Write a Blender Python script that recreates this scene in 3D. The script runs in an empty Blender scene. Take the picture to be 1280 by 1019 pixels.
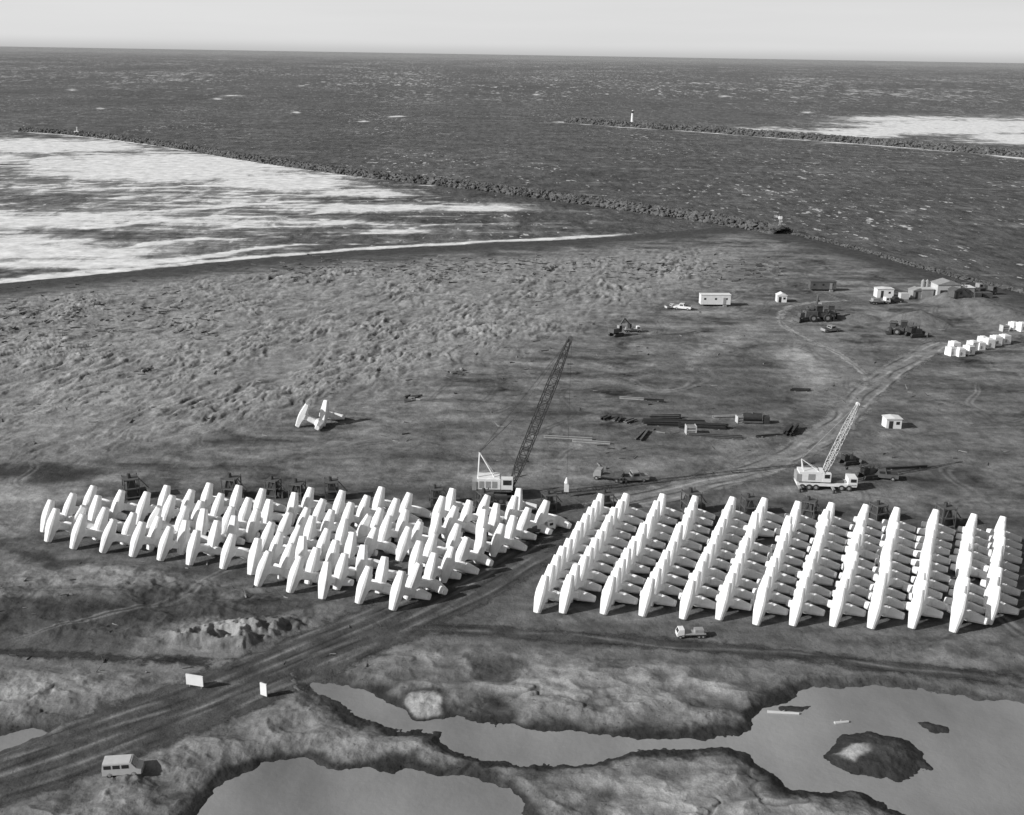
import bpy, math, random
import numpy as np
from mathutils import Vector, Matrix
random.seed(7); rng=np.random.default_rng(7)
SC=bpy.context.scene
# ------------------------------------------------------------------ survey / camera
H=68.0; F=1400.0; TH=math.radians(17.52); ROLL=math.radians(0.94)
R=np.array((Matrix.Rotation(math.pi/2-TH,3,'X')@Matrix.Rotation(ROLL,3,'Z')))
def P(px,py,z=0.0):
    d=R@np.array([(px-640)/F,-(py-509.5)/F,-1.0])
    s=(z-H)/d[2]
    return np.array([d[0]*s,d[1]*s])
def proj(x,y):
    v=np.stack([x,y,np.full_like(x,-H)],-1)@R
    w=-v[...,2]
    return v[...,0]/w*F+640, -v[...,1]/w*F+509.5
cd=bpy.data.cameras.new("camera"); cam=bpy.data.objects.new("camera",cd); SC.collection.objects.link(cam)
cam.matrix_world=Matrix.Translation((0,0,H))@(Matrix.Rotation(math.pi/2-TH,4,'X')@Matrix.Rotation(ROLL,4,'Z'))
cd.sensor_fit='HORIZONTAL'; cd.sensor_width=36; cd.lens=F/1280*36; cd.clip_start=0.5; cd.clip_end=200000
SC.camera=cam
SC.view_settings.view_transform='Standard'; SC.view_settings.look='None'; SC.view_settings.exposure=0
# ------------------------------------------------------------------ light
EL=math.radians(29); az=Vector((-0.93,-0.37)).normalized()
S=Vector((az.x*math.cos(EL),az.y*math.cos(EL),math.sin(EL)))
sl=bpy.data.lights.new("sun",'SUN'); sl.energy=5.0; sl.angle=math.radians(0.5); sl.color=(1,0.998,0.992)
so=bpy.data.objects.new("sun",sl); SC.collection.objects.link(so); so.rotation_euler=S.to_track_quat('Z','Y').to_euler(); so.location=(-100,-50,150)
W=bpy.data.worlds.new("World"); SC.world=W; W.use_nodes=True
nt=W.node_tree; nt.nodes.clear()
sky=nt.nodes.new('ShaderNodeTexSky'); sky.sky_type='NISHITA'; sky.sun_disc=False
sky.sun_elevation=EL; sky.sun_rotation=math.atan2(az.x,az.y); sky.dust_density=1.0; sky.air_density=1.0
bw=nt.nodes.new('ShaderNodeRGBToBW'); bg=nt.nodes.new('ShaderNodeBackground'); wo=nt.nodes.new('ShaderNodeOutputWorld')
nt.links.new(sky.outputs[0],bw.inputs[0]); bg.inputs[1].default_value=0.1
tcw=nt.nodes.new('ShaderNodeTexCoord'); sp=nt.nodes.new('ShaderNodeSeparateXYZ'); nt.links.new(tcw.outputs['Generated'],sp.inputs[0])
mr=nt.nodes.new('ShaderNodeMapRange'); mr.interpolation_type='SMOOTHSTEP'; nt.links.new(sp.outputs[2],mr.inputs[0])
for i,q in zip((1,2,3,4),(0.04,0.15,1.0,0.0)): mr.inputs[i].default_value=q
# bright haze bank over the horizon with faint stratus streaks
mpw=nt.nodes.new('ShaderNodeMapping'); mpw.inputs['Scale'].default_value=(2,2,30); nt.links.new(tcw.outputs['Generated'],mpw.inputs[0])
nz=nt.nodes.new('ShaderNodeTexNoise'); nz.inputs['Scale'].default_value=1.0; nz.inputs['Detail'].default_value=5; nt.links.new(mpw.outputs[0],nz.inputs[0])
hz_=nt.nodes.new('ShaderNodeMapRange'); nt.links.new(nz.outputs['Fac'],hz_.inputs[0])
for i,q in zip((1,2,3,4),(0.25,0.75,6.8,7.6)): hz_.inputs[i].default_value=q
lowz=nt.nodes.new('ShaderNodeMapRange'); lowz.interpolation_type='SMOOTHSTEP'; nt.links.new(sp.outputs[2],lowz.inputs[0])
for i,q in zip((1,2,3,4),(-0.004,0.010,0.70,1.0)): lowz.inputs[i].default_value=q
mlt=nt.nodes.new('ShaderNodeMath'); mlt.operation='MULTIPLY'; nt.links.new(hz_.outputs[0],mlt.inputs[0]); nt.links.new(lowz.outputs[0],mlt.inputs[1])
mixw=nt.nodes.new('ShaderNodeMix'); mixw.data_type='FLOAT'; nt.links.new(mr.outputs[0],mixw.inputs[0]); nt.links.new(bw.outputs[0],mixw.inputs[2]); nt.links.new(mlt.outputs[0],mixw.inputs[3])
nt.links.new(mixw.outputs[0],bg.inputs[0])
nt.links.new(bg.outputs[0],wo.inputs[0])
# ------------------------------------------------------------------ noise
def mk(seed):
    r=np.random.default_rng(seed); p=r.permutation(256); a=r.random(256)*2*np.pi
    return np.concatenate([p,p,p]),np.cos(a),np.sin(a)
TB={}
def perlin(x,y,seed=0):
    if seed not in TB: TB[seed]=mk(seed)
    p,gx,gy=TB[seed]
    xi=np.floor(x).astype(np.int64); yi=np.floor(y).astype(np.int64); xf=x-xi; yf=y-yi; xi&=255; yi&=255
    u=xf*xf*xf*(xf*(xf*6-15)+10); v=yf*yf*yf*(yf*(yf*6-15)+10)
    def g(i,j,a,b):
        h=p[p[i&255]+(j&255)]; return gx[h]*a+gy[h]*b
    n00=g(xi,yi,xf,yf); n10=g(xi+1,yi,xf-1,yf); n01=g(xi,yi+1,xf,yf-1); n11=g(xi+1,yi+1,xf-1,yf-1)
    a=n00+u*(n10-n00); b=n01+u*(n11-n01); return (a+v*(b-a))*1.5
def fbm(x,y,o=4,seed=0,g=0.5):
    s=0;a=1;t=0
    for i in range(o):
        s=s+a*perlin(x*2**i+i*17.3,y*2**i-i*9.1,seed+i); t+=a; a*=g
    return s/t
def ss(a,b,x):
    t=np.clip((x-a)/(b-a),0,1); return t*t*(3-2*t)
def sdf(poly,x,y):
    d=np.full(x.shape,1e18); ins=np.zeros(x.shape,bool); n=len(poly)
    for i in range(n):
        ax,ay=poly[i]; bx,by=poly[(i+1)%n]; ex=bx-ax; ey=by-ay
        t=np.clip(((x-ax)*ex+(y-ay)*ey)/(ex*ex+ey*ey+1e-12),0,1)
        dx=x-ax-ex*t; dy=y-ay-ey*t; d=np.minimum(d,dx*dx+dy*dy)
        c=((ay>y)!=(by>y))
        with np.errstate(divide='ignore',invalid='ignore'):
            xc=ax+(y-ay)*ex/(ey if abs(ey)>1e-9 else 1e-9)
        ins^=(c&(x<xc))
    d=np.sqrt(d); return np.where(ins,d,-d)
def pld(pl,x,y):
    d=np.full(x.shape,1e18)
    for i in range(len(pl)-1):
        ax,ay=pl[i]; bx,by=pl[i+1]; ex=bx-ax; ey=by-ay
        t=np.clip(((x-ax)*ex+(y-ay)*ey)/(ex*ex+ey*ey+1e-12),0,1)
        dx=x-ax-ex*t; dy=y-ay-ey*t; d=np.minimum(d,dx*dx+dy*dy)
    return np.sqrt(d)
def W_(pts): return [P(*p) for p in pts]
shore_px=[(-600,425),(-200,378),(0,352),(150,338),(300,323),(450,311),(600,303),(720,297),(800,292),(860,286),(930,281),(975,284),(1050,303),(1130,325),(1200,344),(1260,358),(1320,372),(1700,440)]
sw=W_(shore_px)
LAND=sw+[np.array([1500,sw[-1][1]-150]),np.array([1500,-600]),np.array([-1500,-600]),np.array([-1500,sw[0][1]])]
POND_A=W_([(225,1060),(262,1000),(290,970),(330,950),(380,944),(430,957),(520,960),(590,968),(640,983),(660,1000),(668,1060)])
POND_B=W_([(385,846),(440,854),(478,868),(498,886),(555,893),(610,898),(680,908),(760,916),(800,919),(870,921),(920,913),(942,897),(955,885),(1000,869),(1030,855),(1100,854),(1180,862),(1240,872),(1420,890),(1420,1080),(1135,1080),(1122,1012),(1080,990),(1000,980),(962,962),(930,937),(900,928),(850,932),(790,932),(770,942),(700,953),(640,949),(580,941),(557,930),(550,914),(500,907),(460,901),(440,886),(430,873),(400,862)])
POND_D=W_([(-60,930),(0,915),(40,905),(55,912),(30,925),(-60,945)])
ISLC=W_([(494,880),(510,868),(535,864),(556,873),(553,889),(525,896),(503,891)])
ISL=W_([(1028,938),(1050,918),(1090,911),(1130,919),(1160,938),(1166,956),(1140,969),(1100,969),(1060,959),(1033,948)])
ISL2=W_([(1142,900),(1165,899),(1190,903),(1190,911),(1165,911)])
ISL3=W_([(985,878),(1003,876),(1015,880),(1005,887),(990,886)])
ISLP=W_([(1034,942),(1060,928),(1090,930),(1102,946),(1068,953)])
DUNE=W_([(-500,430),(0,368),(200,345),(400,330),(600,320),(800,312),(900,305),(960,318),(930,345),(860,375),(760,412),(640,455),(500,503),(380,535),(240,562),(120,590),(0,578),(-400,620)])
DARK=[(W_([(-80,578),(60,580),(135,590),(110,601),(-80,600)]),0.05,3,1.0),
 (W_([(-60,755),(60,742),(200,737),(300,750),(372,765),(310,780),(190,788),(140,808),(60,816),(-60,800)]),0.05,5,.9),
 (W_([(15,693),(60,690),(112,698),(90,712),(30,708)]),0.05,2,.85),
 (W_([(590,826),(640,829),(655,838),(640,850),(600,842)]),0.07,2,.85),
 (W_([(500,838),(560,828),(600,835),(590,855),(520,858),(480,868),(440,852)]),0.08,3,.7),
 (W_([(400,560),(560,520),(700,500),(740,530),(640,560),(480,600)]),0.12,12,.6),
 (W_([(820,420),(960,440),(1000,500),(930,560),(760,600),(720,560),(820,500)]),0.11,12,.65),
 (W_([(1110,480),(1280,470),(1290,620),(1000,640),(1060,560)]),0.12,10,.45),
 (W_([(660,770),(1280,800),(1290,815),(900,800),(620,792)]),0.09,4,.6),
 (W_([(900,925),(960,950),(1000,975),(1080,985),(1130,1015),(1060,1020),(960,990),(900,950)]),0.07,3,.6)]
LIGHT=[(W_([(955,395),(1000,400),(1060,430),(1115,470),(1110,500),(1060,520),(1020,505),(985,450)]),0.38,9,.7),
 (W_([(170,800),(300,775),(440,775),(500,762),(470,790),(390,812),(300,830),(200,822)]),0.34,4,.7),
 (W_([(850,445),(890,425),(955,395),(960,410),(900,440),(860,460)]),0.34,6,.65),
 (W_([(600,330),(760,318),(940,318),(900,345),(760,350),(620,345)]),0.28,10,.6),
 (W_([(0,835),(120,835),(250,860),(200,885),(80,900),(0,890)]),0.33,5,.6),
 (W_([(300,880),(400,880),(470,910),(560,950),(420,940),(330,930),(250,960),(200,970)]),0.33,4,.6),
 (W_([(-50,600),(40,602),(90,620),(40,650),(-50,650)]),0.33,4,.6),
 (W_([(620,520),(760,560),(900,590),(1000,560),(960,580),(850,610),(700,620),(560,600)]),0.26,10,.35)]
R1=W_([(-200,1028),(0,968),(150,915),(290,862),(400,815),(500,772),(600,722),(660,685),(705,655)])
R2=W_([(705,655),(760,634),(850,612),(950,585),(1010,555),(1055,522),(1080,492),(1110,468),(1150,443),(1190,422)])
R3=W_([(480,785),(600,788),(700,796),(800,803),(900,811),(1000,820),(1100,832),(1200,843),(1340,858)])
R4=W_([(-150,815),(-20,815),(60,818),(150,822),(250,828),(335,838)])
R5=W_([(1090,490),(1078,465),(1040,438),(1000,420),(975,402),(985,385),(1020,378),(1080,376)])
FL=W_([(20,695),(15,665),(110,600),(700,600),(1300,640),(1330,700),(1290,800),(640,775),(560,760),(480,785),(300,740)])
PILES=[(1150,402,9,3.2),(1225,385,12,3.0),(1262,400,10,2.6),(1180,378,7,3.0),(1075,398,6,1.6)]
PW=[(P(a,b),r,h) for a,b,r,h in PILES]
SEAZ=-0.6; PONDZ=-0.45
def terrain(x,y):
    wx=x+1.6*fbm(x/9,y/9,4,3); wy=y+1.6*fbm(x/9,y/9,4,11)
    px,py=proj(x,y)
    sL=sdf(LAND,wx,wy)
    h=np.clip(SEAZ+0.03*sL,-6,0.0)
    inl=ss(14,34,sL)
    sD=sdf(DUNE,x+5*fbm(x/25,y/25,3,21),y+8*fbm(x/25,y/25,3,31)); mD=ss(-6,22,sD)*inl
    flat=ss(-1,6,sdf(FL,x,y))
    rd=np.minimum.reduce([pld(R1,x,y)-4.5,pld(R2,x,y)-3.5,pld(R3,x,y)-2.2,pld(R4,x,y)-1.6,pld(R5,x,y)-2.2])
    mR=1-ss(0.5,3.5,rd)
    c,s=0.95,0.31
    q=fbm(x/14,y/14,3,41)*4
    a=(x*c-y*s)+q; b=(x*s+y*c)
    n1=1-np.abs(fbm(a/3.2,b/12.0,5,51,.56))*2.6
    n2=1-np.abs(fbm(a/1.4,b/5.0,3,61))*2.4
    big=fbm(x/40,y/55,3,71)
    cover=np.clip(0.65+fbm(x/22,y/30,3,75)*1.0,0.2,1.2)
    dn=(n1*0.60+n2*0.24)*cover+0.5*big
    h=h+mD*np.clip(dn,-0.4,3)*1.0
    low=ss(770,840,py)*(1-mD)
    m1=1-np.abs(fbm((x+y*.3)/10,(y-x*.2)/6.5,5,81,.42))*2.8
    m2=fbm(x/2.4,y/1.9,5,91,.6)
    m3=1-np.abs(fbm(x/4,y/3,4,95))*2.5
    lw=ss(480,380,px)
    calm=0.05+1.1*ss(-.15,.35,fbm(x/16,y/13,3,97))+.6*lw
    leftm=ss(560,480,px)*ss(690,720,py)
    gl_=np.abs(fbm(x/15+.3*fbm(x/5,y/5,3,87),y/9,4,85,.5))
    gul=(1-ss(.015,.06,gl_))*np.maximum(low,leftm)*ss(-.1,.2,fbm(x/20,y/20,2,89))
    fg=np.clip(m1*(0.46+.15*lw)+(m2*0.11+m3*.15)*calm-.2*gul,-0.15,2)
    wf=fbm(x/12,y/12,4,101)*0.12+fbm(x/1.7,y/1.7,4,111,.6)*0.07+np.clip(fbm(x/30,y/18,5,121)-.12,0,1)*1.2
    h=h+(1-mD)*inl*((1-low)*wf+low*fg+leftm*(1-low)*np.clip(m1*.35+m3*.2*calm,0,1))*(1-flat)*(1-mR)
    lt=sdf(LIGHT[1][0],x,y); h=h+ss(0,3,lt)*(1-mR)*np.clip(m3,0,1)*1.2
    h=np.where(inl>0.5,np.maximum(h,-0.22),h)
    wpx=x+1.3*fbm(x/4,y/4,5,131,.6)+1.6*fbm(x/12,y/12,2,133); wpy=y+1.7*fbm(x/4,y/4,5,141,.6)
    sP=np.maximum.reduce([sdf(POND_A,wpx,wpy),sdf(POND_B,wpx,wpy),sdf(POND_D,wpx,wpy)])
    sIC=np.maximum(sdf(ISLC,wpx,wpy),sdf(ISLP,wpx,wpy))
    sI=np.maximum.reduce([sdf(ISL,wpx,wpy),sdf(ISL2,wpx,wpy),sdf(ISL3,wpx,wpy),sIC])
    sP=np.minimum(sP,-sI)
    h=np.minimum(h,PONDZ+np.clip(-sP,-3,40)*0.28)
    for c0,r,hh in PW:
        d=np.hypot(x-c0[0],y-c0[1])/r*(1+.15*fbm(x/4,y/4,2,151)); h=h+hh*np.clip(1-d,0,1)**1.0*(1+0.05*m2)
    # ---- albedo
    t=0.145+0.04*fbm(x/35,y/35,4,161)
    fleck=ss(.14,.42,fbm(a/1.4,b/4.2,4,166,.6))*ss(-.15,.3,fbm(x/18,y/26,3,168))
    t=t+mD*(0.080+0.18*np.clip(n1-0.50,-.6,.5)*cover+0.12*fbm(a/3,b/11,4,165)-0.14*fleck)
    str_=fbm(x/16+q*.2,y/7,7,171,0.66); t=t+(1-mD)*(1-low)*0.28*str_
    t=t+low*(0.075+0.12*(m1-0.55)+0.08*m2*calm+0.14*fbm(x/7,y/5,5,173,.6))
    for pl,val,w,amt in DARK+LIGHT:
        sd=sdf(pl,wx+3*fbm(x/6,y/6,4,181),wy+3*fbm(x/6,y/6,4,191)); k=ss(-w*.5,w*.6,sd)*amt; t=t*(1-k)+val*.88*(1+.6*str_)*k
    t=t*(1-.4*gul)
    rim=ss(-2.3,-0.7,sP+2.2*fbm(x/6,y/6,4,201))*0.95
    rim2=ss(-7,-1.0,sP+5*fbm(x/7,y/7,4,205))*0.5
    t=t*(1-rim2)+0.08*rim2; t=t*(1-rim)+0.025*rim
    kI=ss(-1,.5,sI)*.85; t=t*(1-kI)+0.035*kI
    kI=ss(.2,1.0,sIC)*.9; t=t*(1-kI)+0.34*kI
    wb=1-ss(9,30,sL+8*fbm(x/20,y/20,3,211)); t=t*(1-wb)+0.06*wb
    k=flat*0.6; t=t*(1-k)+(0.055+0.08*fbm(x/5,y/5,5,221))*k
    for c0,r,hh in PW:
        d=np.hypot(x-c0[0],y-c0[1])/r; kk=1-ss(.9,1.05,d); t=t*(1-kk)+0.15*kk
    dr=ss(2.5,7.5,rd+3.0*fbm(x/6,y/6,4,231)); kr=(1-dr)*0.5; t=t*(1-kr)+0.09*kr
    for sc,sd_,lv in((38,241,.12),(30,245,-.05),(46,247,.2),(24,249,.02)):
        tr=np.abs(perlin(x/sc+3,y/sc,sd_)+.08*perlin(x/12,y/12,243)-lv)*sc/38
        kk=(1-mD)*inl*(1-ss(.004,.016,np.abs(tr-.02)))*0.45*np.clip(.4+1.5*perlin(x/20,y/20,sd_+1),0,1)*(1-.8*low); t=t*(1-kk)+(0.05 if sd_%4==1 else 0.28)*kk
    t=t*(1+0.14*perlin(x/1.3,y/1.3,251))
    return h,np.clip(t,0.02,0.46),mD,sP
def hz(x,y): return float(terrain(np.array([float(x)]),np.array([float(y)]))[0][0])
# ------------------------------------------------------------------ materials
def newmat(name):
    m=bpy.data.materials.new(name); m.use_nodes=True; n=m.node_tree; n.nodes.clear()
    out=n.nodes.new('ShaderNodeOutputMaterial'); return m,n,out
def N(n,t,**k):
    o=n.nodes.new(t)
    for a,b in k.items(): setattr(o,a,b)
    return o
def math_(n,op,a,b=None,c=None,clamp=False):
    o=N(n,'ShaderNodeMath',operation=op); o.use_clamp=clamp
    for i,v in enumerate([a,b,c]):
        if v is None: continue
        if isinstance(v,(int,float)): o.inputs[i].default_value=v
        else: n.links.new(v,o.inputs[i])
    return o.outputs[0]
def noise(n,vec,scale,detail=4,rough=0.5,dist=0):
    o=N(n,'ShaderNodeTexNoise'); o.inputs['Scale'].default_value=scale; o.inputs['Detail'].default_value=detail
    o.inputs['Roughness'].default_value=rough; o.inputs['Distortion'].default_value=dist
    n.links.new(vec,o.inputs['Vector']); return o.outputs['Fac']
def mapr(n,v,a,b,c=0,d=1,smooth=True):
    o=N(n,'ShaderNodeMapRange'); o.interpolation_type='SMOOTHSTEP' if smooth else 'LINEAR'
    n.links.new(v,o.inputs[0])
    for i,q in zip((1,2,3,4),(a,b,c,d)): o.inputs[i].default_value=q
    return o.outputs[0]
def objc(n,scale=None,rot=0):
    tc=N(n,'ShaderNodeTexCoord'); v=tc.outputs['Object']
    if scale:
        mp=N(n,'ShaderNodeMapping'); n.links.new(v,mp.inputs[0]); mp.inputs['Scale'].default_value=scale; mp.inputs['Rotation'].default_value=(0,0,rot); v=mp.outputs[0]
    return v
def plain(name,val,rough=0.7,var=0.15,scale=1.5,metal=0,bump=0.0):
    m,n,out=newmat(name); b=N(n,'ShaderNodeBsdfPrincipled'); v=objc(n)
    f=noise(n,v,scale,5,0.6); f=mapr(n,f,0.25,0.75,val*(1-var),val*(1+var),False)
    n.links.new(f,b.inputs['Base Color']); b.inputs['Roughness'].default_value=rough; b.inputs['Metallic'].default_value=metal
    if bump:
        bp=N(n,'ShaderNodeBump'); bp.inputs['Distance'].default_value=bump; n.links.new(noise(n,v,scale*4,5,.6),bp.inputs['Height']); n.links.new(bp.outputs[0],b.inputs['Normal'])
    n.links.new(b.outputs[0],out.inputs[0]); return m
def groundmat(name,alpha=False):
    m,n,out=newmat(name); b=N(n,'ShaderNodeBsdfPrincipled'); b.inputs['Roughness'].default_value=0.95; b.inputs['Specular IOR Level'].default_value=0.15
    at=N(n,'ShaderNodeAttribute',attribute_name='tone'); v=objc(n)
    a=mapr(n,noise(n,v,0.35,9,0.66),0.3,0.7,0.60,1.40,False)
    c=mapr(n,noise(n,v,5.0,6,0.7),0.3,0.7,0.80,1.20,False)
    t=math_(n,'MULTIPLY',math_(n,'MULTIPLY',at.outputs['Fac'],a),c)
    sp=mapr(n,noise(n,v,1.9,3,0.5),0.67,0.72,1,0.5); t=math_(n,'MULTIPLY',t,sp)
    n.links.new(t,b.inputs['Base Color'])
    bp=N(n,'ShaderNodeBump'); bp.inputs['Distance'].default_value=0.38; bp.inputs['Strength'].default_value=0.85
    n.links.new(noise(n,v,0.6,10,0.65),bp.inputs['Height']); n.links.new(bp.outputs[0],b.inputs['Normal'])
    if alpha:
        e=N(n,'ShaderNodeAttribute',attribute_name='edge')
        k=math_(n,'ADD',e.outputs['Fac'],math_(n,'MULTIPLY',math_(n,'SUBTRACT',noise(n,v,0.4,8,.7),0.5),3.0))
        k=mapr(n,k,0.1,0.95); tr=N(n,'ShaderNodeBsdfTransparent'); mx=N(n,'ShaderNodeMixShader')
        n.links.new(k,mx.inputs[0]); n.links.new(tr.outputs[0],mx.inputs[1]); n.links.new(b.outputs[0],mx.inputs[2]); n.links.new(mx.outputs[0],out.inputs[0])
    else: n.links.new(b.outputs[0],out.inputs[0])
    return m
M_ground=groundmat('sand'); M_road=groundmat('packed_dirt',True)
M_conc=plain('pale_concrete',0.74,0.85,0.17,0.6,bump=0.05)
M_white=plain('white_paint',0.72,0.5,0.10,1.0)
M_cream=plain('dull_white_paint',0.50,0.5,0.10,1.0)
M_grey=plain('grey_paint',0.28,0.6,0.2,1.0)
M_dark=plain('dark_steel',0.035,0.6,0.35,1.5)
M_mid=plain('weathered_steel',0.09,0.6,0.35,1.2)
M_wood=plain('driftwood_grey',0.06,0.9,0.5,0.6)
M_tim=plain('timber',0.20,0.9,0.4,1.2)
M_rub=plain('rubber',0.03,0.8,0.2,3)
M_glass=plain('window_glass',0.03,0.15,0.1,1)
M_rock=plain('jetty_rock',0.085,0.9,0.75,0.18,bump=0.1)
# ------------------------------------------------------------------ grid meshes
def gridobj(name,X,Y,Z,mat,attrs={},smooth=True):
    r,c=X.shape; co=np.stack([X,Y,Z],-1).reshape(-1,3).astype(np.float32)
    me=bpy.data.meshes.new(name); me.vertices.add(r*c); me.vertices.foreach_set('co',co.ravel())
    i=np.arange(r*c).reshape(r,c); f=np.stack([i[:-1,:-1],i[:-1,1:],i[1:,1:],i[1:,:-1]],-1).reshape(-1,4)
    a=co[f[0,1]]-co[f[0,0]]; b=co[f[0,3]]-co[f[0,0]]
    if np.cross(a,b)[2]<0: f=f[:,::-1]
    nf=len(f); me.loops.add(nf*4); me.loops.foreach_set('vertex_index',f.ravel().astype(np.int32))
    me.polygons.add(nf); me.polygons.foreach_set('loop_start',np.arange(0,nf*4,4,dtype=np.int32)); me.polygons.foreach_set('loop_total',np.full(nf,4,dtype=np.int32))
    me.update(calc_edges=True)
    me.polygons.foreach_set('use_smooth',np.full(nf,smooth))
    for k,v in attrs.items():
        A=me.attributes.new(k,'FLOAT','POINT'); A.data.foreach_set('value',v.ravel().astype(np.float32))
    me.materials.append(mat); o=bpy.data.objects.new(name,me); SC.collection.objects.link(o); return o
tcol=np.concatenate([-np.geomspace(3,0.63,30),np.linspace(-0.62,0.62,1080),np.geomspace(0.63,3,30)])
v=np.linspace(545,-245,750); yd=H/np.tan(TH+np.arctan(v/F))
rows=np.concatenate([np.linspace(20,yd[0]-1,14),yd,np.geomspace(yd[-1]*1.03,90000,40)])
Y,T=np.meshgrid(rows,tcol,indexing='ij'); X=T*Y
Z,TN,_,_=terrain(X,Y)
gridobj('ground',X,Y,Z,M_ground,{'tone':TN})
# ------------------------------------------------------------------ sea
rows=np.concatenate([np.linspace(260,1500,460),np.geomspace(1510,90000,160)])
tc2=np.concatenate([-np.geomspace(3,0.63,20),np.linspace(-0.62,0.62,800),np.geomspace(0.63,3,20)])
Y,T=np.meshgrid(rows,tc2,indexing='ij'); X=T*Y
px,py=proj(X,Y)
jx=[-400,30,100,310,460,650,780,900,980]; jy=[150,160,165,197,218,240,258,275,290]
fo=np.zeros_like(X)
for cx,cy,sx,sy,am in [(210,208,190,20,1.5),(350,227,100,12,1.25),(60,181,150,10,1.2),(0,196,60,14,.7),(30,275,220,15,1.0),(260,252,160,9,.85),(0,308,280,15,1.2),(460,258,130,8,1.0),(330,277,220,6,.8),(580,258,90,5,.95),(100,328,200,7,1.1),(450,240,80,7,1.0),(480,288,150,5,.6)]:
    fo=np.maximum(fo,am*np.exp(-((px-cx)/sx)**2-((py-cy)/sy)**2))
sea_side=ss(0,5,py-np.interp(px,jx,jy))
fo*=sea_side
sh=pld(sw[1:9],X,Y); ph=sh/30+0.8*fbm(X/70,Y/70,4,401); fr_=ph%1
cr=np.where(fr_<.5,ss(.30,.5,fr_),1-ss(.5,.58,fr_))*ss(760,420,px)*sea_side*(sh<450)*np.clip(.55+1.9*fbm(X/45,Y/35,4,411),0,1)
fo=np.maximum(fo,0)*0.9+cr*.85
fo=np.maximum(fo,.5*np.exp(-((px-150)/350)**2-((py-250)/90)**2)*sea_side)
fo*=1-.65*np.exp(-((px-60)/130)**2-((py-247)/8)**2)
f2=np.zeros_like(X)
for cx,cy,sx,sy,am in [(1220,158,160,11,1.5),(1060,166,90,7,1.3),(1290,172,90,8,1.4),(1130,148,90,4,1.2),(950,162,60,4,.9)]:
    f2=np.maximum(f2,am*np.exp(-((px-cx)/sx)**2-((py-cy)/sy)**2))
f2*=ss(0,4,np.interp(px,[700,790,950,1100,1290],[150,158,167,177,194])-py)*np.clip(.9+.9*fbm(X/40,Y/60,4,415),.3,1); fo=np.maximum(fo,f2)
for cx,cy,sx in [(288,119,14),(125,135,8),(495,145,12),(455,151,8),(670,118,6),(272,123,8),(905,120,8),(370,140,6),(90,112,8),(1010,140,10)]:
    fo=np.maximum(fo,.8*np.exp(-((px-cx)/sx)**2-((py-cy)/1.1)**2))
wl=pld(W_(shore_px[1:9])+[P(850,291)],X,Y-4-3*fbm(X/30,Y/30,3,417))
wwd=2.8+3.0*ss(300,0,px)+2.2*fbm(X/25,Y/25,4,421)
fo=np.maximum(fo,1.05*np.exp(-(wl/np.maximum(wwd,.8))**2)*ss(860,700,px))
J1=W_([(30,163),(100,168),(200,180),(310,198),(400,211),(460,219),(560,230),(650,241),(780,259),(900,276),(978,291)])
J2=W_([(712,152),(750,155),(790,158),(870,163),(950,169),(1100,180),(1200,188),(1300,197),(1500,215)])
fo=np.maximum(fo,1.0*np.exp(-(pld(J1,X,Y)/11)**2)*ss(520,420,px)); fo=np.maximum(fo,1.2*np.exp(-(pld(J2,X,Y)/17)**2)*np.clip(.75+fbm(X/40,Y/40,2,431),0,1))
off=ss(1200,22000,Y); far=ss(1300,2600,Y)  # off: distance ramp for haze painted into the sea colour; far gates whitecaps
m,n,out=newmat('sea_water')
at=N(n,'ShaderNodeAttribute',attribute_name='foam'); ao=N(n,'ShaderNodeAttribute',attribute_name='haze_tint'); af=N(n,'ShaderNodeAttribute',attribute_name='open_sea'); v0=objc(n)
n1=noise(n,objc(n,(0.07,0.035,1),0.15),1,11,0.74,0.5)
streak=noise(n,objc(n,(0.02,0.11,1),-0.35),1,9,.72,.5)
nn_=math_(n,'MULTIPLY',math_(n,'ADD',n1,streak),0.5)
q=math_(n,'ADD',nn_,math_(n,'MULTIPLY',at.outputs['Fac'],0.27))
f=mapr(n,q,0.58,0.71)
thin=math_(n,'MULTIPLY',mapr(n,q,0.53,0.66),0.30)
def caps(sx,sy,lo,hi,amp,ms):
    wc=noise(n,objc(n,(sx,sy,1),0.1),1,4,.6); wm=noise(n,objc(n,(ms,ms*.5,1)),1,3,.5)
    return mapr(n,math_(n,'ADD',wc,math_(n,'MULTIPLY',wm,0.3)),lo,hi,0,amp)
w=math_(n,'MULTIPLY',math_(n,'MAXIMUM',caps(0.11,0.030,0.755,0.82,.95,.004),caps(0.05,0.010,0.77,0.84,.75,.002)),af.outputs['Fac'])
w=math_(n,'MAXIMUM',w,caps(0.30,0.12,0.79,0.85,.65,.01))
foam=math_(n,'MAXIMUM',math_(n,'MAXIMUM',f,thin),w,clamp=True)
big=mapr(n,noise(n,objc(n,(0.006,0.0022,1)),1,5,.6),0.3,0.7,0.8,1.2,False)
rip=mapr(n,noise(n,objc(n,(0.22,0.07,1)),1,7,.75),0.3,0.7,0.2,1.9,False)
swl=mapr(n,noise(n,objc(n,(0.02,0.035,1),-.3),1,5,.6),0.3,0.7,0.75,1.25,False)
base=math_(n,'MULTIPLY',math_(n,'MULTIPLY',math_(n,'MULTIPLY',big,swl),rip),math_(n,'ADD',0.088,math_(n,'MULTIPLY',ao.outputs['Fac'],0.15)))  # albedo raised with distance to paint in the horizon haze
df=N(n,'ShaderNodeBsdfDiffuse'); n.links.new(base,df.inputs[0])
gl=N(n,'ShaderNodeBsdfGlossy'); gl.inputs['Roughness'].default_value=0.4
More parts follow.
